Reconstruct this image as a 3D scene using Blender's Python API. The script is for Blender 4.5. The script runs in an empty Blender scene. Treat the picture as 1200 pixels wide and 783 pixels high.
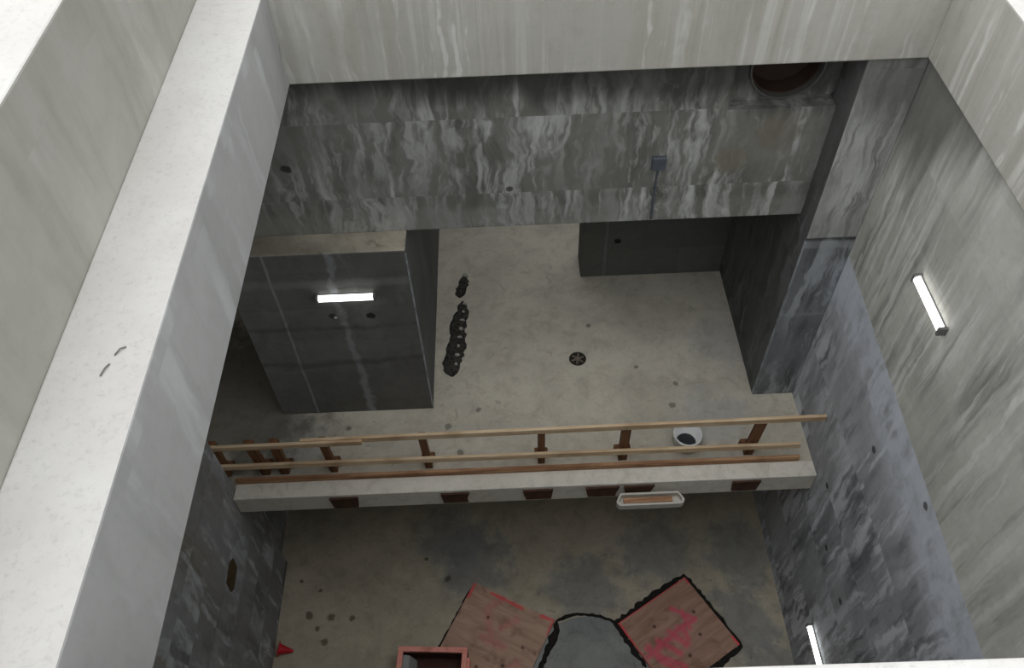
import bpy, bmesh, math, random
from mathutils import Vector, Matrix, noise as mnoise

random.seed(7)
S = 4.0            # metres per measuring unit
H = 12.9           # camera height above the pit floor
C = bpy.context.scene.collection

def W(x, y, d):
    """measured (across, into the picture, depth below camera) -> metres"""
    return Vector((x * S, y * S, H - d * S))

# ------------------------------------------------------------------ mesh helpers
def obj(name, bm, mat, parent=None, kind=None, smooth=False, bevel=0.0):
    me = bpy.data.meshes.new(name)
    bmesh.ops.recalc_face_normals(bm, faces=bm.faces)
    bm.to_mesh(me); bm.free()
    o = bpy.data.objects.new(name, me)
    C.objects.link(o)
    me.materials.append(mat)
    if smooth:
        for p in me.polygons: p.use_smooth = True
    if parent: o.parent = parent
    if kind: o['kind'] = kind
    if bevel:
        b = o.modifiers.new('bevel', 'BEVEL'); b.width = bevel; b.segments = 2; b.limit_method = 'ANGLE'
    return o

def box_bm(x0, x1, y0, y1, z0, z1, bm=None):
    bm = bm or bmesh.new()
    v = [bm.verts.new((x, y, z)) for z in (z0, z1) for y in (y0, y1) for x in (x0, x1)]
    for f in ((0,1,3,2), (4,6,7,5), (0,4,5,1), (2,3,7,6), (0,2,6,4), (1,5,7,3)):
        bm.faces.new([v[i] for i in f])
    return bm

def ubox(x0, x1, y0, y1, dtop, dbot, bm=None):
    return box_bm(x0*S, x1*S, y0*S, y1*S, H - dbot*S, H - dtop*S, bm)

def prism_bm(pts, a, b, plane='xz', bm=None):
    """extrude a polygon drawn in a plane between a and b on the remaining axis"""
    bm = bm or bmesh.new()
    def P(p, t):
        if plane == 'xz': return (p[0], t, p[1])
        if plane == 'yz': return (t, p[0], p[1])
        return (p[0], p[1], t)
    A = [bm.verts.new(P(p, a)) for p in pts]; B = [bm.verts.new(P(p, b)) for p in pts]
    bm.faces.new(A); bm.faces.new(B[::-1])
    n = len(pts)
    for i in range(n):
        bm.faces.new((A[i], A[(i+1) % n], B[(i+1) % n], B[i]))
    return bm

def lathe_bm(profile, n=32, bm=None, closed=False):
    """profile of (r, z) turned round z"""
    bm = bm or bmesh.new()
    rings = []
    for r, z in profile:
        if r < 1e-6: rings.append([bm.verts.new((0, 0, z))])
        else: rings.append([bm.verts.new((r*math.cos(2*math.pi*i/n), r*math.sin(2*math.pi*i/n), z)) for i in range(n)])
    prs = list(zip(rings, rings[1:]))
    if closed: prs.append((rings[-1], rings[0]))
    for a, b in prs:
        for i in range(n):
            j = (i+1) % n
            if len(a) == 1 and len(b) == 1: continue
            if len(a) == 1: bm.faces.new((a[0], b[j], b[i]))
            elif len(b) == 1: bm.faces.new((a[i], a[j], b[0]))
            else: bm.faces.new((a[i], a[j], b[j], b[i]))
    return bm

def ribbon_bm(pts, widths, h, z0, step=0.035, jag=0.35, seed=0):
    """crumbly low ridge laid along a polyline; closed underneath"""
    rnd = random.Random(seed)
    P = []
    for i in range(len(pts)-1):
        a, b = Vector(pts[i]), Vector(pts[i+1]); n = max(1, int((b-a).length/step))
        for k in range(n): P.append((a.lerp(b, k/n), widths[i] + (widths[i+1]-widths[i])*k/n))
    P.append((Vector(pts[-1]), widths[-1]))
    bm = bmesh.new(); rows = []
    for i, (p, w) in enumerate(P):
        t = (P[min(i+1, len(P)-1)][0] - P[max(i-1, 0)][0]); t = Vector((t.x, t.y, 0)).normalized(); nrm = Vector((-t.y, t.x, 0))
        wl = w*.5*(1 + rnd.uniform(-jag, jag)); wr = w*.5*(1 + rnd.uniform(-jag, jag))
        if i in (0, len(P)-1): wl *= .3; wr *= .3
        row = []
        for k, (off, hh) in enumerate(((-wl, 0), (-wl*.6, .7), (0, 1), (wr*.6, .7), (wr, 0))):
            q = p + nrm*off
            row.append(bm.verts.new((q.x, q.y, z0 + h*hh*rnd.uniform(.55, 1.2))))
        for off in (wr, -wl):
            q = p + nrm*off
            row.append(bm.verts.new((q.x, q.y, z0)))
        rows.append(row)
    for a, b in zip(rows, rows[1:]):
        for k in range(7):
            l = (k+1) % 7
            bm.faces.new((a[k], a[l], b[l], b[k]))
    bm.faces.new(rows[0]); bm.faces.new(rows[-1][::-1])
    return bm

def thing(name, label, cat, loc=(0, 0, 0), rot=(0, 0, 0), group=None):
    o = bpy.data.objects.new(name, None); C.objects.link(o)
    o.empty_display_size = .1
    o.location = loc; o.rotation_euler = rot
    return tag(o, label, cat, group)

def tag(o, label, cat, group=None):
    o['label'] = label; o['category'] = cat
    if group: o['group'] = group
    return o

def copy_tree(o, parent=None):
    c = o.copy(); C.objects.link(c)
    if parent: c.parent = parent
    for ch in list(o.children): copy_tree(ch, c)
    return c

# ------------------------------------------------------------------ node helpers
def srgb(r, g, b):
    f = lambda c: (c/255/12.92) if c/255 <= .04045 else ((c/255+.055)/1.055)**2.4
    return (f(r), f(g), f(b), 1)

class NT:
    def __init__(self, name):
        self.mat = bpy.data.materials.new(name); self.mat.use_nodes = True
        self.t = self.mat.node_tree; self.t.nodes.clear()
        self.out = self.t.nodes.new('ShaderNodeOutputMaterial')
        self.b = self.t.nodes.new('ShaderNodeBsdfPrincipled')
        self.t.links.new(self.b.outputs[0], self.out.inputs[0])
        self.tc = self.t.nodes.new('ShaderNodeTexCoord')
        self.P = self.tc.outputs['Object']
    def new(self, ty, **kw):
        n = self.t.nodes.new(ty)
        for k, v in kw.items(): setattr(n, k, v)
        return n
    def put(self, sock, v):
        if hasattr(v, 'is_linked'): self.t.links.new(v, sock)
        else: sock.default_value = v
    def m(self, op, a, b=None, clamp=False):
        n = self.new('ShaderNodeMath', operation=op); n.use_clamp = clamp
        self.put(n.inputs[0], a)
        if b is not None: self.put(n.inputs[1], b)
        return n.outputs[0]
    def v(self, op, a, b):
        n = self.new('ShaderNodeVectorMath', operation=op)
        self.put(n.inputs[0], a); self.put(n.inputs[1], b)
        return n.outputs['Value'] if op in ('DOT_PRODUCT', 'DISTANCE', 'LENGTH') else n.outputs[0]
    def mix(self, f, a, b):
        n = self.new('ShaderNodeMix', data_type='RGBA')
        self.put(n.inputs[0], f); self.put(n.inputs[6], a); self.put(n.inputs[7], b)
        return n.outputs[2]
    def mul(self, f, a, b):
        n = self.new('ShaderNodeMix', data_type='RGBA', blend_type='MULTIPLY')
        self.put(n.inputs[0], f); self.put(n.inputs[6], a); self.put(n.inputs[7], b)
        return n.outputs[2]
    def step(self, x, lo, hi, a=0., b=1.):
        n = self.new('ShaderNodeMapRange', interpolation_type='SMOOTHSTEP')
        self.put(n.inputs[0], x); n.inputs[1].default_value = lo; n.inputs[2].default_value = hi
        n.inputs[3].default_value = a; n.inputs[4].default_value = b
        return n.outputs[0]
    def noise(self, vec, scale, detail=4., rough=.55, dist=0., color=False):
        n = self.new('ShaderNodeTexNoise')
        self.put(n.inputs['Vector'], vec); n.inputs['Scale'].default_value = scale
        n.inputs['Detail'].default_value = detail; n.inputs['Roughness'].default_value = rough
        n.inputs['Distortion'].default_value = dist
        return n.outputs['Color' if color else 'Fac']
    def comb(self, x, y, z):
        n = self.new('ShaderNodeCombineXYZ')
        for i, q in enumerate((x, y, z)): self.put(n.inputs[i], q)
        return n.outputs[0]
    def segdist(self, a, b):
        """distance from a material point (object space, flat in xy) to a segment"""
        ax, ay = a; bx, by = b
        L2 = max((bx-ax)**2 + (by-ay)**2, 1e-6)
        rel = self.v('SUBTRACT', self.flat, (ax, ay, 0))
        t = self.m('DIVIDE', self.v('DOT_PRODUCT', rel, (bx-ax, by-ay, 0)), L2, clamp=True)
        sc = self.new('ShaderNodeVectorMath', operation='SCALE')
        sc.inputs[0].default_value = (bx-ax, by-ay, 0); self.put(sc.inputs[3], t)
        return self.v('DISTANCE', rel, sc.outputs[0])
    def bump(self, h, strength=.3, dist=.02):
        n = self.new('ShaderNodeBump'); n.inputs['Strength'].default_value = strength; n.inputs['Distance'].default_value = dist
        self.put(n.inputs['Height'], h); self.t.links.new(n.outputs[0], self.b.inputs['Normal'])
    def done(self, col, rough=.85, spec=.25):
        self.put(self.b.inputs['Base Color'], col); self.put(self.b.inputs['Roughness'], rough)
        self.b.inputs['Specular IOR Level'].default_value = spec
        return self.mat

def concrete(name, base, dark, pale=None, h='x', streaks=None, panels=None, bands=(), dots=(), mottle=.6,
             grime=None, bump=.35, fine=.12, seed=0., rough=.88, drips=None, mort=.12, lift=None, dark_runs=()):
    """vertical cast concrete: mottling, form panels, lime runs, seams and tie holes"""
    n = NT(name); P = n.v('ADD', n.P, (seed*3.1, seed*1.7, 0))
    big = n.noise(P, .55, 5, .6, .4)
    col = n.mix(n.step(big, .33, .68), base, dark) if mottle >= 1 else n.mix(n.m('MULTIPLY', n.step(big, .33, .68), mottle), base, dark)
    sep = n.new('ShaderNodeSeparateXYZ'); n.put(sep.inputs[0], n.P)
    hor = sep.outputs[0] if h == 'x' else sep.outputs[1]; ver = sep.outputs[2]
    height = n.noise(P, 18, 5, .65)
    if panels:
        pw, ph, amt, off = panels
        br = n.new('ShaderNodeTexBrick'); br.offset = off; br.squash = 1.
        n.put(br.inputs['Vector'], n.comb(n.m('ADD', n.m('ADD', hor, seed*.7), n.m('MULTIPLY', n.noise(P, 1.5, 3), .12)), n.m('ADD', n.m('ADD', ver, seed*.37), n.m('MULTIPLY', n.noise(P, 1.1, 3), .1)), 0.))
        br.inputs['Color1'].default_value = (0, 0, 0, 1); br.inputs['Color2'].default_value = (1, 1, 1, 1); br.inputs['Mortar'].default_value = (.5, .5, .5, 1)
        br.inputs['Scale'].default_value = 1.; br.inputs['Mortar Size'].default_value = .006; br.inputs['Mortar Smooth'].default_value = .3
        br.inputs['Brick Width'].default_value = pw; br.inputs['Row Height'].default_value = ph; br.inputs['Bias'].default_value = 0.
        shade = n.step(n.m('ADD', n.m('MULTIPLY', br.outputs['Color'], 1.), n.m('MULTIPLY', n.noise(P, 1.3, 3), .25)), .1, 1.15)
        col = n.mul(n.m('MULTIPLY', shade, amt), col, (.42, .42, .41, 1))
        col = n.mul(n.m('MULTIPLY', n.m('MULTIPLY', br.outputs['Fac'], mort), n.step(n.noise(P, 2., 3), .4, .6)), col, (.3, .3, .3, 1))
    if grime:
        gcol, gamt = grime
        g = n.noise(n.v('MULTIPLY', P, (2.2, 2.2, .22)), 1., 4, .6, .5)
        col = n.mix(n.m('MULTIPLY', n.step(g, .48, .72), gamt), col, gcol)
    lift = lift or (panels[1] if panels else .8)
    li = n.m('FLOOR', n.m('DIVIDE', n.m('ADD', ver, seed*.37), lift))
    if streaks:
        for (pc, amt, lo, hi, fh, fv, dist) in streaks:
            wob = n.v('MULTIPLY', n.v('SUBTRACT', n.noise(P, 2.4, 2, .5, 0, True), (.5, .5, .5)), (dist, dist, 0.))
            q = n.v('MULTIPLY', n.v('ADD', P, wob), (fh, fh, fv))
            q = n.v('ADD', q, n.comb(n.m('MULTIPLY', li, .23), n.m('MULTIPLY', li, .31), n.m('MULTIPLY', li, .4)))
            s = n.noise(q, 1., 4, .6, 0.)
            gate = n.step(n.noise(n.v('ADD', n.v('MULTIPLY', P, (.8, .8, .5)), n.comb(0., 0., n.m('MULTIPLY', li, 1.7))), 1., 3), .34, .6, .15, 1.)
            f = n.m('MULTIPLY', n.m('MULTIPLY', n.step(s, lo, hi), gate), amt)
            col = n.mix(f, col, pc)
    if drips:   # narrow lime runs
        pc, amt, fh, fv = drips
        wob = n.v('MULTIPLY', n.v('SUBTRACT', n.noise(P, 3.2, 2, .5, 0, True), (.5, .5, .5)), (.12, .12, 0.))
        q = n.v('MULTIPLY', n.v('ADD', P, wob), (fh*2.2, fh*2.2, fv*.6))
        q = n.v('ADD', q, n.comb(n.m('MULTIPLY', li, 3.3), n.m('MULTIPLY', li, 2.1), 0.))
        s = n.noise(q, 1., 2, .5, 0.)
        f = n.m('MULTIPLY', n.m('MULTIPLY', n.step(s, .58, .7), n.step(n.noise(P, 1.1, 3), .38, .6, .1, 1.)), amt)
        col = n.mix(f, col, pc)
    for (co, c0, span, sc_, amt) in dark_runs:   # darker towards an edge, with a streaky boundary
        t = n.m('SUBTRACT', n.v('DOT_PRODUCT', n.P, co), c0)
        r_ = n.noise(n.v('MULTIPLY', P, (3.2, 3.2, .25)), 1., 4, .6)
        f = n.step(n.m('ADD', t, n.m('MULTIPLY', n.m('SUBTRACT', r_, .5), span*2.2)), -span, 0.)
        col = n.mix(n.m('MULTIPLY', f, amt), col, sc_)
    for (co, c0, hw, soft, bc, amt, nz) in bands:
        t = n.v('DOT_PRODUCT', n.P, co)
        t = n.m('ADD', t, n.m('MULTIPLY', n.m('SUBTRACT', n.noise(P, 1.7, 4, .6), .5), nz))
        dd = n.m('ABSOLUTE', n.m('SUBTRACT', t, c0))
        f = n.m('MULTIPLY', n.step(dd, hw + soft, hw), amt)
        if nz: f = n.m('MULTIPLY', f, n.step(n.noise(P, 3.1, 4, .65), .3, .55, .35, 1.))
        col = n.mix(f, col, bc)
    for (pt, r, dc, amt) in dots:
        dd = n.v('DISTANCE', n.P, pt)
        dd = n.m('ADD', dd, n.m('MULTIPLY', n.m('SUBTRACT', n.noise(P, 14, 2), .5), r*.8))
        col = n.mix(n.m('MULTIPLY', n.step(dd, r, r*.6), amt), col, dc)
    g = n.noise(P, 9, 6, .7)
    col = n.mul(n.m('MULTIPLY', n.step(g, .45, .75), fine*2), col, (.35, .35, .34, 1))
    n.bump(height, bump, .015)
    return n.done(col, rough)

def floor_mat(name, base, dark, blots, tint=None, spots=(), specks=.6, seed=0., mot=.38, grime_shade=None):
    n = NT(name); P = n.v('ADD', n.P, (seed*2.3, seed*1.1, 0))
    a = n.noise(P, .5, 5, .6, .6); b = n.noise(P, 2.3, 5, .65, .3)
    col = n.mix(n.step(n.m('ADD', n.m('MULTIPLY', a, .65), n.m('MULTIPLY', b, .35)), .38, .62), base, dark)
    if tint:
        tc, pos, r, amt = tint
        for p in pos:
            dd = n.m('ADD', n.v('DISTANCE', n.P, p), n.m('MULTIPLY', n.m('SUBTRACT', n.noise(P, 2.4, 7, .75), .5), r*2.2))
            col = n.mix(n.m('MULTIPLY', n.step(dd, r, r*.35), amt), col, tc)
    if grime_shade:  # dark patch: blotchy grime with shade painted into the same colour
        dc, p, r, amt = grime_shade
        dd = n.m('ADD', n.v('DISTANCE', n.P, p), n.m('MULTIPLY', n.m('SUBTRACT', n.noise(P, 2.8, 6, .7), .5), r*1.1))
        col = n.mix(n.m('MULTIPLY', n.step(dd, r, r*.45), amt), col, dc)
    k2 = n.noise(P, 4.2, 6, .7, .5)
    col = n.mul(n.m('MULTIPLY', n.step(k2, .46, .66), mot), col, (.62, .6, .56, 1))
    v = n.noise(P, 5.5, 4, .6, .8)
    col = n.mix(n.m('MULTIPLY', n.step(v, .62, .75), specks), col, blots)
    for (pt, r, dc, amt) in spots:
        dd = n.m('ADD', n.v('DISTANCE', n.P, pt), n.m('MULTIPLY', n.m('SUBTRACT', n.noise(P, 9, 3, .6), .5), r*1.6))
        col = n.mix(n.m('MULTIPLY', n.step(dd, r, r*.5), amt), col, dc)
    f = n.noise(P, 26, 4, .7)
    col = n.mul(n.m('MULTIPLY', n.step(f, .5, .75), .25), col, (.4, .4, .38, 1))
    n.bump(n.noise(P, 14, 5, .6), .2, .01)
    return n.done(col, .9, .2)

def wood(name, c1, c2, axis=0, seed=0., paint=None):
    n = NT(name)
    k = [14., 14., 14.]; k[axis] = 1.1
    q = n.v('MULTIPLY', n.v('ADD', n.P, (seed, seed*.6, seed*.3)), tuple(k))
    g = n.noise(q, 1., 4, .6, .6)
    col = n.mix(n.step(g, .35, .68), c1, c2)
    st = n.noise(n.P, 1.7, 3)
    col = n.mul(n.m('MULTIPLY', n.step(st, .45, .7), .5), col, (.5, .42, .36, 1))
    if paint:
        col = n.mix(n.step(n.noise(n.P, 7, 4, .6), .62, .4), col, paint)
    n.bump(g, .25, .006)
    return n.done(col, .75, .25)

def plain(name, col, rough=.6, var=.25, metal=0., scale=12., var_col=None, emit=None):
    n = NT(name)
    f = n.noise(n.P, scale, 4, .6)
    c = n.mix(n.m('MULTIPLY', n.step(f, .35, .7), var), col, var_col or tuple(x*.45 for x in col[:3]) + (1,))
    n.b.inputs['Metallic'].default_value = metal
    if emit:
        n.b.inputs['Emission Color'].default_value = emit[0]; n.b.inputs['Emission Strength'].default_value = emit[1]
    n.bump(f, .15, .005)
    return n.done(c, rough, .35)

def plywood(name, strokes, edges, half, seed=0., edge_amt=.9, haze=.35, c1=srgb(206, 172, 150), c2=srgb(184, 150, 130)):
    """brown sheet with pink marking spray along its rim and scribbled over it"""
    n = NT(name); hx, hy = half
    sep = n.new('ShaderNodeSeparateXYZ'); n.put(sep.inputs[0], n.P)
    n.flat = n.comb(sep.outputs[0], sep.outputs[1], 0.)
    P = n.v('ADD', n.P, (seed, seed*2, 0))
    g = n.noise(n.v('MULTIPLY', P, (1.2, 9., 3.)), 1., 4, .6, .4)
    col = n.mix(n.step(g, .3, .7), c1, c2)
    col = n.mix(n.m('MULTIPLY', n.step(n.noise(P, 2.6, 5, .65, .5), .5, .68), .6), col, srgb(118, 88, 74))
    pink = srgb(236, 74, 112)
    br = n.noise(P, 9, 4, .7)
    ed = None
    for (a, b, w) in edges:
        d = n.segdist(a, b)
        f = n.step(n.m('ADD', d, n.m('MULTIPLY', n.m('SUBTRACT', br, .5), w*1.2)), w, w*.4)
        ed = f if ed is None else n.m('MAXIMUM', ed, f)
    col = n.mix(n.m('MULTIPLY', ed, edge_amt), col, srgb(238, 84, 92))
    st = None
    for (a, b, w) in strokes:
        d = n.segdist(a, b)
        f = n.step(n.m('ADD', d, n.m('MULTIPLY', n.m('SUBTRACT', br, .5), w*1.8)), w*1.25, w*.1)
        st = f if st is None else n.m('MAXIMUM', st, f)
    col = n.mix(n.m('MULTIPLY', st, haze), col, pink)
    for pt in ((-.35*hx, .45*hy), (.4*hx, -.3*hy), (-.1*hx, -.55*hy), (.62*hx, .2*hy)):
        d = n.v('DISTANCE', n.flat, (pt[0], pt[1], 0))
        col = n.mix(n.m('MULTIPLY', n.step(n.m('ADD', d, n.m('MULTIPLY', br, .03)), .055, .03), .7), col, srgb(45, 32, 26))
    n.bump(g, .2, .005)
    return n.done(col, .85, .2)

# ------------------------------------------------------------------ materials
K = srgb
white_led = dict()
M = {}
M['ledge'] = floor_mat('pale_ledge_concrete', K(228,226,222), K(219,216,211), K(198,194,188), specks=.25, seed=2, mot=.06)
M['collar'] = concrete('collar_concrete', K(200,200,198), K(180,180,178), h='y', streaks=[(K(226,227,228), .6, .5, .66, 2.2, .3, .2)],
                       grime=(K(164,165,163), .4), bump=.2, fine=.05, seed=1,
                       bands=[((.0, 1, -.55), 5.02, .006, .012, K(106,106,104), .7, .04), ((.0, 1, -.5), 2.3, .005, .01, K(120,120,118), .5, .05), ((.0, 1, -.6), 7.4, .005, .012, K(120,120,118), .6, .1)])
M['parapet'] = concrete('parapet_concrete', K(194,192,184), K(172,170,160), h='y', streaks=[(K(212,211,205), .6, .5, .68, 1.8, .35, .2), (K(158,155,143), .5, .52, .7, 1.5, .3, .2)],
                        grime=(K(156,152,138), .45), bump=.2, fine=.05, seed=5)
M['collar_back'] = concrete('back_beam_concrete', K(192,190,182), K(172,170,161), h='x', streaks=[(K(160,156,145), .5, .5, .66, 6.5, .2, .03), (K(218,217,211), .6, .5, .66, 10., .2, .03)],
                            drips=(K(232,231,226), .5, 5., .3), grime=(K(158,152,136), .5), bump=.2, fine=.06, seed=3, panels=(9., 6., .0, .3))
M['header'] = concrete('header_concrete', K(138,138,132), K(110,110,104), h='x', panels=(3.4, 1.02, .22, .37), mort=.15,
                       streaks=[(K(82,82,77), .6, .46, .62, 3.4, .5, .3), (K(190,191,187), .75, .46, .64, 5.2, .6, .32), (K(206,207,204), .55, .5, .64, 9., .9, .25)],
                       drips=(K(210,211,208), .7, 3.6, .7), bump=.4, seed=4, fine=.08,
                       dark_runs=[((.08,0,1), H - 1.20*S, .35, K(62,62,58), .8)],
                       dots=[(tuple(W(-.593,1.77,1.439)), .07, K(30,30,28), .8), (tuple(W(.01,1.77,1.541)), .05, K(44,44,42), .8),
                             (tuple(W(.73,1.77,1.38)), .3, K(120,110,92), .45), (tuple(W(.62,1.77,1.47)), .22, K(122,112,86), .4)],
                       bands=[((0,0,1), H-1.65*S, .08, .16, K(170,170,164), .3, .2)])
M['wall_right_up'] = concrete('upper_wall_concrete', K(210,209,201), K(180,179,171), h='y', panels=(.95, .62, .3, .43), mort=.0, lift=3.6,
                       streaks=[(K(132,131,125), .75, .47, .62, 3.6, .3, .10), (K(228,227,222), .75, .48, .64, 5.6, .4, .10), (K(124,123,118), .6, .52, .66, 8., .5, .08)],
                       drips=(K(232,232,228), .6, 3.2, .45), bump=.4, seed=6, fine=.08,
                       dark_runs=[((0,.75,1), H - 1.10*S + .75*1.42*S, .8, K(98,98,94), .8)])
jz = lambda y: H - S*(1.796 + (1.598 - y)*.095)
M['wall_right_low'] = concrete('lower_wall_concrete', K(186,189,192), K(146,149,152), h='y', panels=(1.1, .62, .22, .41), mort=.05, lift=.95,
                       streaks=[(K(104,106,109), .8, .48, .62, 2.8, .4, .16), (K(226,230,236), .85, .46, .60, 4.6, .7, .16), (K(100,102,105), .65, .53, .65, 6., .7, .14)],
                       drips=(K(232,236,242), .85, 3.4, .7), bump=.45, seed=7, fine=.08,
                       bands=[((0,-.095,1), H - S*1.796 - .095*S*1.598 - .22, .16, .7, K(220,225,234), .8, .6)],
                       dots=[(tuple(W(1.012,a,b)), .055, K(48,48,48), .8) for a, b in ((1.184,2.051), (.926,1.895), (1.137,2.599), (.961,2.613), (1.281,2.443))])
M['wall_left'] = concrete('left_wall_concrete', K(158,159,160), K(124,125,126), h='y', panels=(1.6, .62, .3, .4), mort=.15,
                       streaks=[(K(92,92,92), .6, .5, .66, 2., .4, .3), (K(198,202,207), .8, .5, .66, 3.6, .6, .3)], drips=(K(206,210,216), .7, 3., .8), bump=.4, seed=8,
                       grime=(K(122,112,88), .55))
M['block'] = concrete('block_concrete', K(120,120,116), K(96,96,93), h='x', panels=(6.2, .66, .25, .3), bump=.3, seed=9, mottle=.8, mort=.1,
                       streaks=[(K(84,84,80), .5, .5, .68, 1.0, .6, .3), (K(146,146,142), .35, .55, .75, 2.4, .4, .3)],
                       bands=[((1,0,0), -.715*S, .006, .02, K(170,172,174), .45, .04), ((1,0,.02), -.523*S + .02*(H-2.1*S), .01, .06, K(176,180,184), .42, .45),
                              ((0,0,1), H-1.81*S, .02, .08, K(146,147,142), .4, .2), ((0,0,1), H-2.02*S, .01, .06, K(74,74,72), .5, .3), ((0,0,1), H-2.2*S, .01, .08, K(74,74,72), .5, .35)],
                       dots=[(tuple(W(-.56,1.69,1.962)), .06, K(40,40,40), .8), (tuple(W(-.44,1.69,1.966)), .07, K(30,30,30), .9), (tuple(W(-.552,1.69,1.968)), .03, K(220,220,220), .9)])
M['block_side'] = concrete('block_side_concrete', K(116,117,115), K(92,93,91), h='y', bump=.3, seed=13, panels=(4., 1.3, .2, .3), streaks=[(K(140,142,142), .4, .5, .7, 2., .4, .2)])
M['block_top_lit'] = floor_mat('lit_block_top_concrete', K(186,178,162), K(150,144,131), K(110,104,92), specks=.6, seed=8)  # light on the block's top face painted in as brighter beige
PJ = [((0,0,1), H-1.712*S, .012, .02, K(60,60,60), .8, .03), ((0,0,1), H-1.735*S, .03, .05, K(170,174,178), .5, .1), ((0,0,1), H-2.05*S, .008, .03, K(170,172,174), .4, .05)]
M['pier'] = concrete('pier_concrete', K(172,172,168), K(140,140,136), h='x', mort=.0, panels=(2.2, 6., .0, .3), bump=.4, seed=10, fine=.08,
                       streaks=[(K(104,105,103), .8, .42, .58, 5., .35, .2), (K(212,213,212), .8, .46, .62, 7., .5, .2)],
                       drips=(K(218,220,222), .6, 4.2, .6), bands=PJ, dark_runs=[((0,0,1), H - 1.22*S, .6, K(96,96,92), .75)])
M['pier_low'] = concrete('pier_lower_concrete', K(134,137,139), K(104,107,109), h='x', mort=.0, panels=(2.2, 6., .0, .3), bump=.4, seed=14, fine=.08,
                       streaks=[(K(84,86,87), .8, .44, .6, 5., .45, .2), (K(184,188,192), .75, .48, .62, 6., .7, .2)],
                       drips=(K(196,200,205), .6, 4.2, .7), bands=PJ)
M['pier_side_shaded'] = concrete('shaded_pier_side_concrete', K(112,113,111), K(84,85,84), h='y', panels=(2.2, 1.2, .3, .3), bump=.35, seed=11,  # shade on the pier's side face painted in as darker concrete
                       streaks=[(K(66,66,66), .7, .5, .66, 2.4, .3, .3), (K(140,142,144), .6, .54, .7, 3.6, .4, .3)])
M['rear'] = concrete('rear_wall_concrete', K(112,113,109), K(92,93,90), h='x', panels=(1.6, .8, .3, .4), bump=.3, seed=12,
                       dots=[(tuple(W(.43,2.31,2.3)), .07, K(20,20,20), .9)], bands=[((1,0,0), .385*S, .012, .02, K(136,138,140), .5, .04)])
M['floor_low'] = floor_mat('pit_floor_concrete', K(198,188,167), K(174,165,147), K(122,113,98), specks=.5,
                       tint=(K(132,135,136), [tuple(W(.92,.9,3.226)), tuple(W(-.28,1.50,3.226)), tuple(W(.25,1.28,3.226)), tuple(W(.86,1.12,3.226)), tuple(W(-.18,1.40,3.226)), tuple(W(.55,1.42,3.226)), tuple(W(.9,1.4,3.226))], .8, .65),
                       spots=[(tuple(W(a,b,3.226)), r, K(80,66,50), .7) for a, b, r in ((-.817,1.319,.04), (-.852,1.216,.08), (-.763,1.206,.08), (-.78,1.113,.07), (-.812,1.164,.05), (-.392,1.435,.04), (-.30,1.344,.07), (-.68,1.2,.06), (-.9,1.36,.05))])
M['floor_up'] = floor_mat('upper_floor_concrete', K(216,209,193), K(196,189,174), K(146,140,126), specks=.55, seed=3, grime_shade=(K(92,90,82), tuple(W(-1.05,1.78,2.5)), 2.0, .85),  # left passage: grime, and its dimness painted into the floor
                       tint=(K(176,177,175), [tuple(W(.8,1.95,2.5)), tuple(W(.7,1.6,2.5)), tuple(W(-.8,1.55,2.5))], .7, .5),
                       spots=[(tuple(W(a,b,2.5)), r, K(84,80,70), .6) for a, b, r in ((-.197,1.502,.06), (-.243,1.61,.07), (.597,1.755,.05), (.57,1.661,.06), (-.136,1.678,.05), (.46,1.84,.05), (-.6,1.62,.05), (.3,2.05,.05))])
M['curb'] = floor_mat('kerb_concrete', K(232,227,216), K(218,213,201), K(150,144,132), specks=.35, seed=4)
M['rail'] = wood('rail_timber', K(232,208,174), K(206,176,140), 0)
M['toe'] = wood('toe_timber', K(196,156,120), K(146,104,76), 0, 3.)
M['post'] = wood('post_timber', K(132,94,66), K(92,60,42), 2, 5.)
M['rust'] = plain('rusted_steel', K(88,60,45), .8, .7, .1, 7., K(54,36,28))
M['offwhite'] = plain('offwhite_enamel', K(206,202,192), .5, .2, 0, 8.)
M['black'] = plain('black_rubber', K(34,33,30), .8, .4, 0, 14., K(16,16,15))
M['crust'] = plain('black_crust', K(72,70,64), .9, .9, 0, 20., K(20,19,17))
M['dirt'] = plain('dark_dirt', K(40,38,34), .95, .6, 0, 16., K(18,17,15))
M['chip'] = plain('pale_chip', K(176,172,162), .7, .2)
M['bucket'] = plain('white_plastic', K(226,226,224), .4, .08)
M['bucket_in'] = plain('grey_mortar_slurry', K(34,38,42), .5, .3)
M['steel'] = plain('galvanised_steel', K(116,122,130), .45, .3, .6)
M['pipe'] = plain('sleeve_steel', K(104,104,100), .6, .4, .3)
M['pipe_in'] = plain('brown_pipe_lining', K(66,50,42), .8, .5, 0, 6.)
M['drain'] = plain('cast_iron', K(58,54,44), .7, .5, .3, 20.)
M['drain2'] = plain('drain_plug', K(128,116,104), .7, .3)
M['pinkwood'] = wood('pink_sprayed_timber', K(252,176,156), K(244,152,136), 0, 1., K(255,172,158))
M['innerwood'] = plain('dark_plywood', K(82,54,46), .85, .5, 0, 5.)
M['red'] = plain('red_plastic', K(206,34,46), .5, .15)
M['wire'] = plain('dark_wire', K(132,130,126), .6, .2, .2)
M['patch'] = floor_mat('blue_grey_concrete', K(162,164,160), K(134,138,137), K(112,114,113), specks=.5, seed=6)
M['led'] = plain('lit_diffuser', K(255,255,255), .4, 0., emit=((1, 1, .98, 1), 3.2))
M['cap'] = plain('lamp_end_plastic', K(110,110,108), .5, .1)
M['arris'] = plain('chipped_edge_mortar', K(168,172,178), .9, .8, 0, 5., K(110,112,114))
M['joint'] = plain('joint_filler', K(70,70,68), .9, .2)

def struct(name, bm, mat, bevel=0.): return obj(name, bm, mat, kind='structure', bevel=bevel)

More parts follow.
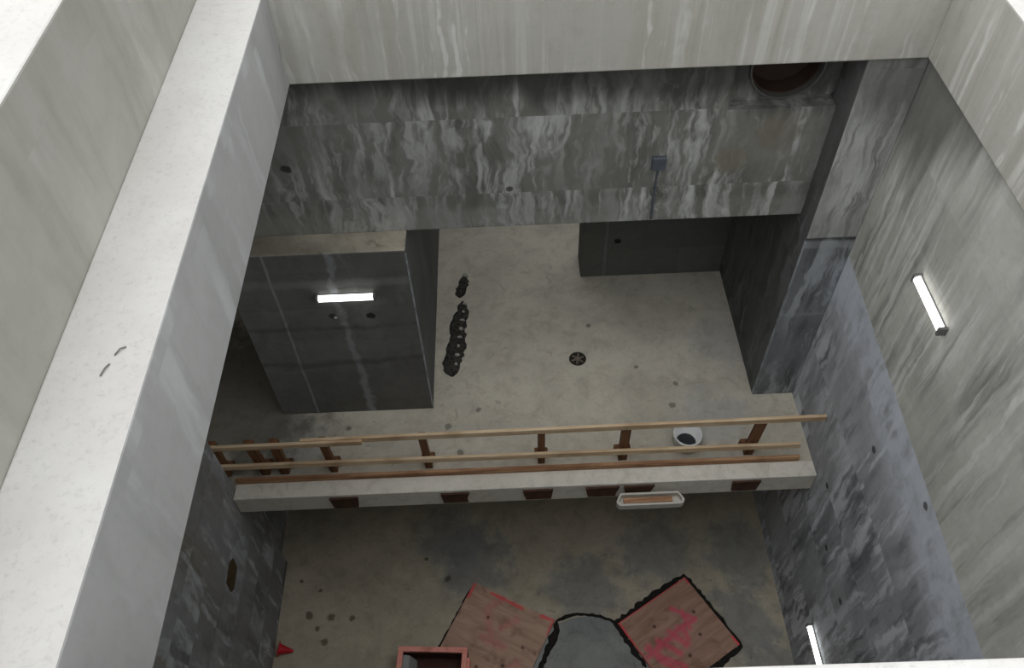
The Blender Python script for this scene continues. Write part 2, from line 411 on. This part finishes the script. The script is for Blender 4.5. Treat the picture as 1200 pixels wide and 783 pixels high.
# ------------------------------------------------------------------ the shaft
XL, XR, XRW = -.495, 1.0, 1.012
DT, DB = .884, 1.12          # top and bottom of the opening's collar
D1, D2 = 2.5, 3.226          # upper floor, pit floor
# collar round the opening: ledge tops are a paler, trowelled face of the same pour
def capped(name, bm, side, top):
    o = struct(name, bm, side, .015)
    o.data.materials.append(top)
    for p in o.data.polygons:
        if p.normal.z > .9: p.material_index = 1
    return o
capped('wall_collar_left', ubox(-.633, XL, -.9, 1.685, DT, DB), M['collar'], M['ledge'])
capped('wall_parapet_left', ubox(-2.4, -.633, -.9, 3.5, .609, DB), M['parapet'], M['ledge'])
capped('wall_collar_back', ubox(-.633, 2.0, 1.685, 2.42, DT-.012, DB), M['collar_back'], M['ledge'])
capped('wall_collar_right', ubox(XR, 2.0, -.9, 1.685, .872, DB), M['collar_back'], M['ledge'])
fr = prism_bm([(XL*S, -.9*S), (XR*S, -.9*S), (XR*S, .2555*S), (XL*S, .268*S)], H-DB*S, H-DT*S, 'xy')
capped('wall_collar_front', fr, M['collar'], M['ledge'])
bm = ubox(XR, 2.0, 2.42, 3.5, DT, DB); ubox(-.633, XR, 3.3, 3.5, DT, DB, bm); ubox(-.633, -.2975, 2.42, 3.3, DT, DB, bm)
struct('ceiling_rear', bm, M['rear'])
# right wall: two lifts that meet on a sloping cold joint
ya, yb = .1, 1.70
struct('wall_right_upper', prism_bm([(ya*S, H-DB*S), (yb*S, H-DB*S), (yb*S, jz(yb)), (ya*S, jz(ya))], XRW*S, 1.2*S, 'yz'), M['wall_right_up'])
struct('wall_right_lower', prism_bm([(ya*S, jz(ya)), (yb*S, jz(yb)), (yb*S, 0), (ya*S, 0)], XRW*S, 1.2*S, 'yz'), M['wall_right_low'])
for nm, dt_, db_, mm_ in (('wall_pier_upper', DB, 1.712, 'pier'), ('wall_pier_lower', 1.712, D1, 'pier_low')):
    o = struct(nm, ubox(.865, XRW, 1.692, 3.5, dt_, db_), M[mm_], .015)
    o.data.materials.append(M['pier_side_shaded'])
    for p in o.data.polygons:
        if p.normal.x < -.9: p.material_index = 1
struct('trim_3', ubox(.8643, .868, 1.6908, 1.70, 1.72, D1-.003), M['arris'], .006)
struct('wall_rear_right', ubox(.291, .865, 2.31, 2.43, DB, D1), M['rear'], .015)
struct('wall_rear', ubox(-1.6, 1.2, 3.4, 3.5, DB, D1), M['rear'])
# header above the way through, with a boxed recess for the pipe
poly = [(-1.5,DB), (.582,DB), (.582,1.308), (.865,1.308), (.865,1.685), (-1.5,1.685)]
struct('wall_header', prism_bm([(x*S, H-d*S) for x, d in poly], 1.772*S, 1.92*S, 'xz'), M['header'], .012)
def holed_panel(x0, x1, z0, z1, cx, cz, r, y0, y1, n=48):
    bm = bmesh.new(); rings = []
    for y in (y0, y1):
        inn, out = [], []
        for i in range(n):
            a = 2*math.pi*i/n; c, s = math.cos(a), math.sin(a)
            t = min([(x1-cx)/c if c > 1e-9 else 1e9, (x0-cx)/c if c < -1e-9 else 1e9, (z1-cz)/s if s > 1e-9 else 1e9, (z0-cz)/s if s < -1e-9 else 1e9])
            inn.append(bm.verts.new((cx+r*c, y, cz+r*s))); out.append(bm.verts.new((cx+t*c, y, cz+t*s)))
        rings.append((inn, out))
    for i in range(n):
        j = (i+1) % n
        for inn, out in rings: bm.faces.new((inn[i], inn[j], out[j], out[i]))
        bm.faces.new((rings[0][0][i], rings[0][0][j], rings[1][0][j], rings[1][0][i]))
    return bm
PC = W(.725, 1.815, 1.208)
struct('wall_recess', holed_panel(.582*S, .865*S, H-1.308*S, H-DB*S, PC.x, PC.z, .096*S, 1.815*S, 1.915*S), M['header'])
# left mass that carries the header
o = struct('wall_block_left', ubox(-.845, -.2975, 1.69, 3.4, 1.685, D1), M['block'], .02)
o.data.materials.append(M['block_side']); o.data.materials.append(M['block_top_lit'])
for p in o.data.polygons:
    if p.normal.x > .9: p.material_index = 1
    if p.normal.z > .9: p.material_index = 2
    if p.normal.y < -.9: p.material_index = 0
struct('trim_2', ubox(-.3015, -.2968, 1.6888, 1.70, 1.70, D1-.003), M['arris'], .008)
struct('wall_upper_left', ubox(-.9, -.2975, 1.92, 3.4, DB, 1.685), M['block'])
struct('wall_far_left', ubox(-1.6, -1.5, 1.4, 3.4, DB, D1), M['block'])
struct('wall_behind_left', ubox(-1.5, -.9, 2.2, 2.3, DB, D1), M['block'])
bm = prism_bm([(.1*S, 0), (1.445*S, 0), (1.395*S, H-2.5*S), (1.40*S, H-DB*S), (.1*S, H-DB*S)], -.968*S, -1.1*S, 'yz')
struct('wall_left', bm, M['wall_left'], .012)
struct('wall_left_lower', ubox(-1.1, -1.0, 1.44, 1.9, 2.6, D2), M['wall_left'])
struct('wall_front', ubox(-1.1, 1.2, -.05, .1, DB, D2), M['wall_left'])
struct('wall_back_lower', ubox(-1.0, XRW+.1, 1.8, 1.9, 2.6, D2), M['wall_left'])
struct('wall_right_under', ubox(XRW, 1.2, 1.70, 1.9, 2.6, D2), M['wall_right_low'])
# floors
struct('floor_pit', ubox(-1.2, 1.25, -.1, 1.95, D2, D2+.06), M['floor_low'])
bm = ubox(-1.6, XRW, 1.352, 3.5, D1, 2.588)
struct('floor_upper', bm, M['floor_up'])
struct('trim_1', ubox(-.966, XRW-.001, 1.349, 1.408, D1-.006, 2.5865), M['curb'], .012)

# ------------------------------------------------------------------ fixtures and fittings
def lamp(name, label, loc, rot, L):
    t = thing(name, label, 'lamp', loc, rot, 'wall mounted tube lamps')
    obj('housing', box_bm(-L/2, L/2, -.035, .035, 0, .03), M['cap'], t, bevel=.006)
    bm = bmesh.new()
    prof = []
    for i in range(9):
        a = math.pi*i/8; prof.append((.045*math.cos(a), .03 + .055*math.sin(a)))
    prism_bm(prof, -L/2+.02, L/2-.02, 'yz', bm)
    obj('diffuser', bm, M['led'], t, smooth=False)
    for s in (-1, 1):
        obj('end_cap', box_bm(s*L/2-.018, s*L/2+.018, -.05, .05, .0, .09), M['cap'], t, bevel=.008)
    return t
R = math.radians
# lamp local z points off the wall, x along the tube
lamp('tube_lamp', 'lit white tube lamp fixed level across the dark concrete block', W(-.5, 1.69, 1.865), (R(90), 0, 0), .70)
lamp('tube_lamp', 'lit white tube lamp on the pale upper part of the streaked side wall', W(XRW, 1.266, 1.515), (R(90), 0, R(-90)), .68)
lamp('tube_lamp', 'lit white tube lamp low on the dark wall beside the pit floor', W(XRW, .905, 2.92), (R(90), 0, R(-90)), .70)

# pipe sleeve in the recess
t = thing('pipe_sleeve', 'round pipe sleeve with dark brown inside in recess high on the back wall', 'pipe', PC, (R(90), 0, 0))
r = .096*S
obj('ring', lathe_bm([(r-.002, -.3), (r-.002, .035), (r-.022, .035), (r-.022, -.3)], 48, closed=True), M['pipe'], t, smooth=False)
obj('lining', lathe_bm([(0, -.28), (r-.03, -.28), (r-.0225, -.26), (r-.0225, -.04), (r-.036, -.04), (r-.036, -.25), (0, -.262)], 48), M['pipe_in'], t)

# junction box with conduit on the header
t = thing('junction_box', 'small blue-grey junction box with a thin conduit on the streaked header', 'electrical box', W(.42, 1.772, 1.466))
obj('box_body', box_bm(-.08, .08, -.05, 0, -.085, .085), M['steel'], t, bevel=.01)
obj('lid', box_bm(-.07, .07, -.058, -.05, -.075, .075), M['steel'], t)
obj('conduit', box_bm(-.012, .012, -.03, 0, -.83, -.08), M['steel'], t, bevel=.004)

# wooden guard rail along the upper floor's edge
g = thing('guard_rail', 'site-built wooden guard rail along the edge of the upper floor', 'railing', W(0, 1.44, D1-.0))
yo = 1.44*S; zo = H - D1*S
def bar(name, x0, x1, y, z, w, hgt, mat, slope=0., zrot=0.):
    L = (x1-x0)*S
    o = obj(name, box_bm(-L/2, L/2, -w/2, w/2, -hgt/2, hgt/2), mat, g, bevel=.006)
    o.location = ((x0+x1)/2*S, y*S - yo, z); o.rotation_euler = (0, -slope, zrot)
    return o
bar('top_rail', -.70, 1.004, 1.434, .905, .045, .10, M['rail'], R(.15), R(.2))
bar('top_rail', -1.08, -.50, 1.4225, .875, .045, .09, M['rail'], R(.5), R(-.1))
bar('mid_rail', -1.08, .955, 1.428, .335, .045, .10, M['rail'], R(-.25), 0)
bar('toe_board', -.964, .965, 1.4165, .055, .045, .10, M['toe'], 0, 0)
for i, x in enumerate((-1.0, -.868, -.803, -.632, -.305, .083, .363, .797)):
    lean = [0, 5, -2, 3, 2, 0, 0, -4][i]
    w_ = .12 if i in (1, 2, 6, 7) else .095
    o = obj('post', box_bm(-w_/2, w_/2, 0, .09, 0, .80), M['post'], g, bevel=.006)
    o.location = (x*S, 1.4415*S - yo + .0, 0); o.rotation_euler = (0, R(-lean*.8), 0)
    f_ = obj('foot_block', box_bm(-w_*.95, w_*.95, .09, .17, 0, .16), M['post'], o, bevel=.006)

# rusty plates cast in the slab edge
plates = [(-.594, .098, .26, 'rusted steel plate on the slab edge nearest the light-coloured parapet'),
          (-.216, .098, .24, 'rusted steel plate on the slab edge in front of the dark concrete block'),
          (.066, .102, .24, 'rusted steel plate on the slab edge straight below the middle railing post'),
          (.286, .115, .24, 'rusted steel plate on the slab edge at the end of the off-white tray'),
          (.41, .105, .20, 'rusted steel plate on the slab edge just above the off-white tray'),
          (.775, .098, .24, 'rusted steel plate on the slab edge nearest the streaked side wall')]
for i, (x, w_, hh, lab) in enumerate(plates):
    w_ *= S; zt = H - (D1+.004)*S - .012
    rnd = random.Random(i)
    p = [(-w_/2, 0), (w_/2, 0), (w_/2*(.80+rnd.uniform(0,.15)), -hh*.6), (w_/2*(.74+rnd.uniform(-.05,.15)), -hh), (-w_/2*(.8+rnd.uniform(0,.1)), -hh), (-w_/2*.93, -hh*.5)]
    t = tag(obj('steel_plate', prism_bm([(a, b) for a, b in p], -.03, 0, 'xz'), M['rust'], bevel=.004), lab, 'plate', 'rusted plates along the slab edge')
    t.location = (x*S, 1.349*S, zt)

# off-white tray hung below the slab edge
t = thing('edge_tray', 'shallow off-white tray hung under the edge of the upper floor', 'tray', W(.445, 1.341, 2.545))
bm = bmesh.new()
def rrect(hx, y0, y1, r, n=5):
    pts = []
    for cx, cy, a0 in ((hx-r, y1-r*.2, 0), (-hx+r, y1-r*.2, 90), (-hx+r, y0+r, 180), (hx-r, y0+r, 270)):
        rr = r if a0 >= 180 else r*.2
        for k in range(n):
            a = R(a0 + 90*k/(n-1)); pts.append((cx + rr*math.cos(a), cy + rr*math.sin(a)))
    return pts
o_ = rrect(.46, -.22, -.03, .07); i_ = rrect(.43, -.19, -.06, .05)
bm = prism_bm(o_, -.06, -.04, 'xy')
A = [bm.verts.new((x, y, -.04)) for x, y in o_]; B = [bm.verts.new((x, y, .05)) for x, y in o_]
Cc = [bm.verts.new((x, y, .05)) for x, y in i_]; D = [bm.verts.new((x, y, -.038)) for x, y in i_]
for i in range(len(o_)):
    j = (i+1) % len(o_)
    bm.faces.new((A[i], A[j], B[j], B[i])); bm.faces.new((B[i], B[j], Cc[j], Cc[i])); bm.faces.new((Cc[i], Cc[j], D[j], D[i]))
obj('pan', bm, M['offwhite'], t)
obj('timber_filler', box_bm(-.36, .30, -.17, -.09, -.036, .03), M['toe'], t, bevel=.006)
for x in (-.25, .36):
    obj('bracket', box_bm(x-.05, x+.05, -.16, .032, -.16, -.062), M['black'], t, bevel=.01)

# bucket
t = thing('bucket', 'round white bucket with dark contents standing behind the wooden rails', 'bucket', W(.588, 1.492, D1))
obj('bucket_shell', lathe_bm([(0, .01), (.125, .0), (.135, .01), (.178, .27), (.198, .27), (.2, .295), (.19, .302), (.172, .295), (.128, .03), (0, .03)], 40), M['bucket'], t, smooth=True)
obj('contents', lathe_bm([(0, .08), (.130, .08), (.134, .10), (.1, .112), (0, .116)], 32), M['bucket_in'], t, smooth=True)
bm = bmesh.new()
for k in range(16):
    a0, a1 = math.pi*k/16, math.pi*(k+1)/16
    for a, b in ((a0, a1),):
        p0 = Vector((.207*math.cos(a), -.207*math.sin(a)*.99, .24 - .14*math.sin(a))); p1 = Vector((.207*math.cos(b), -.207*math.sin(b)*.99, .24 - .14*math.sin(b)))
        d = (p1-p0).normalized(); u = d.cross(Vector((0,0,1))).normalized()*.004; w2 = d.cross(u).normalized()*.004
        va = [bm.verts.new(p0+q) for q in (u, w2, -u, -w2)]; vb = [bm.verts.new(p1+q) for q in (u, w2, -u, -w2)]
        for q in range(4): bm.faces.new((va[q], va[(q+1)%4], vb[(q+1)%4], vb[q]))
obj('handle', bm, M['steel'], t)

# floor drain
t = thing('floor_drain', 'small round dark floor drain in the pale upper floor', 'drain', W(.245, 1.888, D1))
obj('drain_rim', lathe_bm([(0, .0), (.125, 0), (.13, .012), (.105, .016), (.1, .008), (0, .006)], 28), M['drain'], t)
bm = bmesh.new()
for a in (20, 80, 140):
    m = Matrix.Rotation(R(a), 4, 'Z'); b2 = box_bm(-.1, .1, -.012, .012, .006, .016); b2.transform(m)
    me = bpy.data.meshes.new('tmp'); b2.to_mesh(me); b2.free(); bm.from_mesh(me); bpy.data.meshes.remove(me)
obj('grate', bm, M['drain2'], t)
obj('plug', lathe_bm([(0, .03), (.035, .026), (.045, .006), (0, .0055)], 16), M['drain2'], t)

# dark strip with pale studs on the upper floor
p0, p1 = W(-.193, 2.20, D1), W(-.235, 1.83, D1)
t = thing('debris_strip', 'long rough black strip dotted with pale chips on the pale upper floor', 'debris', p0.lerp(p1, .5))
c = p0.lerp(p1, .5)
pts = [(p0.lerp(p1, k/8) - c) for k in range(9)]
pts = [(q.x + .02*math.sin(i*1.7), q.y) for i, q in enumerate(pts)]
pts = [Vector((a, b, 0)) for a, b in pts]
obj('strip', ribbon_bm(pts, [.12, .19, .22, .25, .28, .31, .32, .28, .14], .045, 0, .06, .2, 3), M['crust'], t)
for k in range(8):
    q = pts[0].lerp(pts[-1], (k+.35)/8.6); rr = random.Random(50+k)
    b2 = lathe_bm([(0, .055), (.024, .05), (.032, .02), (0, .018)], 7)
    o = obj('pale_chip', b2, M['chip'], t); o.location = (q.x+.035, q.y, 0); o.scale = (1+rr.uniform(-.2,.5), 1+rr.uniform(-.35,.1), 1)
p0, p1 = W(-.188, 2.33, D1), W(-.205, 2.225, D1); c = p0.lerp(p1, .5)
t = thing('debris_lump', 'short black lump lying at the far end of the long black strip', 'debris', c)
pts = [Vector(((p0.lerp(p1, k/3)-c).x, (p0.lerp(p1, k/3)-c).y, 0)) for k in range(4)]
obj('lump', ribbon_bm(pts, [.13, .17, .19, .13], .07, 0, .045, .3, 5), M['crust'], t)
o = obj('pale_chip', lathe_bm([(0, .1), (.04, .085), (.05, .03), (0, .028)], 7), M['chip'], t); o.location = (pts[0].x+.02, pts[0].y+.02, -.01)

# ------------------------------------------------------------------ things on the pit floor
def sheet(name, label, c1, e1, L1, L2, material_args, seed):
    """square sheet with far corner c1, first edge along e1"""
    e1 = Vector(e1).normalized(); e2 = Vector((e1.y, -e1.x))
    cen = Vector(c1)*S + e1*L1/2 + e2*L2/2
    ang = math.atan2(e1.y, e1.x)
    def loc(p):
        q = Vector(p)*S - cen
        return (q.dot(e1), -q.dot(e2))
    strokes = [(loc(a), loc(b), w) for a, b, w in material_args['strokes']]
    edges = [(loc(a), loc(b), w) for a, b, w in material_args['edges']]
    m = plywood(name+'_ply', strokes, edges, (L1/2, L2/2), seed, material_args.get('ea', .9), material_args.get('haze', .8), **material_args.get('wood', {}))
    o = obj(name, box_bm(-L1/2, L1/2, -L2/2, L2/2, 0, .03), m, bevel=.004)
    o.location = (cen.x, cen.y, .0225); o.rotation_euler = (0, 0, ang)
    tag(o, label, 'board', 'pink-sprayed plywood sheets on the pit floor')
    return o
A1, A2, A3 = (-.194, 1.321), (.12, 1.155), (-.33, 1.052)
sheet('plywood_sheet', 'brown plywood sheet with faint pink spray beside the pink-edged wooden box', A1, (.314, -.166), 1.42, 1.5, dict(
    edges=[(A1, (-.218, 1.265), .05), ((-.125, 1.272), (-.004, 1.205), .035), ((.07, 1.17), A2, .05), (A2, (.092, 1.10), .05)],
    strokes=[((-.142, 1.20), (-.128, 1.08), .09), ((-.09, 1.13), (-.03, 1.16), .08), ((-.06, 1.26), (-.13, 1.22), .09), ((-.09, 1.06), (-.16, 1.1), .1), ((-.035, .99), (-.09, .96), .1)], haze=.2, ea=.7), 1.)
B1, B2, B3 = (.365, 1.131), (.654, 1.306), (.818, 1.031)
B4 = (B1[0]+B3[0]-B2[0], B1[1]+B3[1]-B2[1])
sheet('plywood_sheet', 'brown plywood sheet with bright pink scribbles rimmed by black dirt', B1, (.289, .175), 1.35, 1.28, dict(
    edges=[(B1, (.449, .978), .05), (B1, B2, .02), (B2, (.665, 1.285), .04), (B3, (.80, 1.06), .04), ((.449, .978), B4, .05)],
    strokes=[((.58, 1.18), (.664, 1.136), .05), ((.664, 1.136), (.60, 1.10), .06), ((.60, 1.10), (.467, .999), .07), ((.513, 1.057), (.589, 1.009), .07),
             ((.618, 1.091), (.628, 1.06), .06), ((.56, 1.09), (.62, 1.04), .07), ((.47, 1.03), (.56, .95), .08), ((.62, 1.17), (.64, 1.10), .05), ((.5, 1.0), (.6, .96), .07)], haze=.6, wood=dict(c1=srgb(186, 150, 130), c2=srgb(160, 126, 108))), 4.)

def dirt(name, label, pts, ws, h, seed, kind='stuff'):
    P = [Vector((a*S, b*S, 0)) for a, b in pts]
    o = obj(name, ribbon_bm(P, ws, h, 0, .055, .5, seed), M['dirt'])
    tag(o, label, 'dirt'); o['kind'] = kind
    return o
off = .012
dirt('dark_dirt', 'black dirt heaped along the edges of the plywood sheet with bright pink scribbles',
     [(.455, .965), (.40, 1.055), (.357, 1.135), (.44, 1.185), (.53, 1.243), (.653, 1.318), (.672, 1.295), (.73, 1.20), (.785, 1.105), (.826, 1.028), (.76, .985), (.69, .945), (.62, .90)],
     [.07, .11, .09, .11, .13, .06, .08, .06, .08, .06, .11, .12, .08], .018, 11)
dirt('dark_dirt', 'black dirt along the edge of the faintly sprayed sheet facing the blue-grey patch',
     [(.128, 1.158), (.122, 1.12), (.10, 1.07), (.075, 1.02), (.045, .96), (.01, .88)], [.05, .10, .13, .09, .12, .08], .018, 12)
dirt('dark_dirt', 'thin curved line of black dirt joining the two plywood sheets',
     [(.125, 1.152), (.165, 1.17), (.21, 1.177), (.255, 1.175), (.30, 1.166), (.335, 1.15), (.36, 1.136)], [.05, .05, .05, .045, .05, .06, .08], .018, 13)
dirt('dark_dirt', 'broken dark crumbs along the outer edge of the faintly sprayed plywood sheet',
     [(-.21, 1.30), (-.235, 1.25), (-.262, 1.20), (-.29, 1.145), (-.315, 1.10), (-.335, 1.055)], [.02, .04, .05, .03, .05, .08], .018, 14)

t = struct('floor_patch', lathe_bm([(0, .0), (.285*S, 0), (.283*S, .006), (0, .008)], 64), M['patch'])
t.location = W(.25, .883, D2)

# pink-edged formwork box
t = thing('wooden_box', 'open wooden box with pink-orange painted rims and dark inside', 'box', (-.352*S, .915*S, .0535), (0, 0, R(-3.5)))
hx, hy, hz, th = .128*S, .125*S, .355, .065
for (x0, x1, y0, y1) in ((-hx, hx, hy-th, hy), (-hx, hx, -hy, -hy+th)):
    o = obj('side_board', box_bm(x0, x1, y0, y1, .0, hz), M['innerwood'], t, bevel=.004)
    obj('painted_rim', box_bm(x0-.006, x1+.006, y0-.006, y1+.006, hz-.05, hz+.006), M['pinkwood'], o, bevel=.005)
for (x0, x1) in ((-hx, -hx+th), (hx-th, hx)):
    o = obj('side_board', box_bm(x0, x1, -hy+th, hy-th, .0, hz), M['innerwood'], t, bevel=.004)
    obj('painted_rim', box_bm(x0-.006, x1+.006, -hy+th+.006, hy-th-.006, hz-.05, hz+.006), M['pinkwood'], o, bevel=.005)
obj('base_panel', box_bm(-hx+th, hx-th, -hy+th, hy-th, 0, .03), M['innerwood'], t)
o = obj('cleat', box_bm(hx+.001, hx+.045, -hy+.1, hy-.12, .1, hz-.06), M['pinkwood'], t, bevel=.005)
bm = prism_bm([(-hx+th, .3), (-hx+th+.1, .27), (-hx+th+.17, .1), (-hx+th+.2, .03), (-hx+th, .03)], -.2, hy-th-.03, 'xz')
obj('rubble', bm, M['patch'], t, bevel=.02)

# red cone lying by the wall
t = thing('traffic_cone', 'small red cone lying on its side on the pit floor by the wall', 'cone', W(-.945, 1.083, D2) + Vector((0, 0, .093)), (0, R(90 + 14), R(-6)))
obj('cone_body', lathe_bm([(0, .0), (.085, .0), (.08, .012), (.02, .21), (.012, .215), (0, .215)], 24), M['red'], t, smooth=False)
obj('cone_base', box_bm(-.095, .095, -.095, .095, -.016, .0), M['red'], t, bevel=.008)

# rusty plate in the left wall
t = tag(obj('steel_plate', prism_bm([(-.2, -.1), (-.13, -.17), (.16, -.14), (.2, .06), (.1, .15), (-.16, .12)], 0, .02, 'yz'), plain('brown_oxide', K(84,70,46), .85, .5, 0, 7.), bevel=.004),
        'brown corroded plate on the dark side wall below the pale beam', 'plate')
t.location = W(-.968, 1.135, 2.61)

# bits of tie wire on the ledge
def tube_bm(P, r, n=8):
    bm = bmesh.new(); rings = []
    for i, p in enumerate(P):
        t = (P[min(i+1, len(P)-1)] - P[max(i-1, 0)]).normalized(); u = t.cross(Vector((0, 0, 1))).normalized(); w2 = u.cross(t)
        rings.append([bm.verts.new(p + (u*math.cos(2*math.pi*k/n) + w2*math.sin(2*math.pi*k/n))*r) for k in range(n)])
    for a, b in zip(rings, rings[1:]):
        for k in range(n): bm.faces.new((a[k], a[(k+1) % n], b[(k+1) % n], b[k]))
    bm.faces.new(rings[0]); bm.faces.new(rings[-1][::-1])
    return bm
def wire(label, pts):
    P = [W(a, b, DT) for a, b in pts]
    o = obj('tie_wire', tube_bm([p - P[0] + Vector((0, 0, .0045 + (.01 if k == 1 else 0))) for k, p in enumerate(P)], .0045), M['wire'], smooth=True)
    o.location = P[0]
    tag(o, label, 'wire')
wire('bent scrap of dark wire on the white ledge, closer to the parapet', [(-.556, .672), (-.5515, .684), (-.549, .692)])
wire('thin scrap of dark wire on the white ledge, closer to the opening', [(-.546, .707), (-.540, .716), (-.534, .721)])

# ------------------------------------------------------------------ sky, camera, view
w = bpy.data.worlds.new('overcast'); bpy.context.scene.world = w; w.use_nodes = True
nt = w.node_tree; nt.nodes.clear()
out = nt.nodes.new('ShaderNodeOutputWorld'); bg = nt.nodes.new('ShaderNodeBackground')
tc = nt.nodes.new('ShaderNodeTexCoord'); sp = nt.nodes.new('ShaderNodeSeparateXYZ'); mr = nt.nodes.new('ShaderNodeMapRange')
nt.links.new(tc.outputs['Generated'], sp.inputs[0]); nt.links.new(sp.outputs[2], mr.inputs[0])
mr.inputs[1].default_value = 0; mr.inputs[2].default_value = 1; mr.inputs[3].default_value = .45; mr.inputs[4].default_value = 1.3
mx = nt.nodes.new('ShaderNodeMapRange'); mm = nt.nodes.new('ShaderNodeMath'); mm.operation = 'MULTIPLY'   # cloud cover is thinner to one side
nt.links.new(sp.outputs[0], mx.inputs[0]); mx.inputs[1].default_value = -1; mx.inputs[2].default_value = 1; mx.inputs[3].default_value = 1.45; mx.inputs[4].default_value = .55
nt.links.new(mr.outputs[0], mm.inputs[0]); nt.links.new(mx.outputs[0], mm.inputs[1])
nt.links.new(mm.outputs[0], bg.inputs[1]); bg.inputs[0].default_value = (.96, .98, 1.0, 1)
nt.links.new(bg.outputs[0], out.inputs[0])

cd = bpy.data.cameras.new('camera'); cam = bpy.data.objects.new('camera', cd); C.objects.link(cam)
cd.sensor_width = 36; cd.lens = 966/1200*36; cd.clip_start = .05; cd.clip_end = 200
pitch, roll = R(51), R(2.4)
Rv = Vector((1, 0, 0)); Uv = Vector((0, math.sin(pitch), math.cos(pitch))); Fv = Vector((0, math.cos(pitch), -math.sin(pitch)))
X_ = math.cos(roll)*Rv - math.sin(roll)*Uv; Y_ = math.sin(roll)*Rv + math.cos(roll)*Uv
mt = Matrix((X_, Y_, -Fv)).transposed().to_4x4(); mt.translation = (0, 0, H)
cam.matrix_world = mt
sc = bpy.context.scene; sc.camera = cam
vs = sc.view_settings
vs.view_transform = 'Standard'; vs.look = 'None'; vs.exposure = .45; vs.gamma = 1; vs.use_curve_mapping = False
sc.cycles.max_bounces = 10; sc.cycles.diffuse_bounces = 8
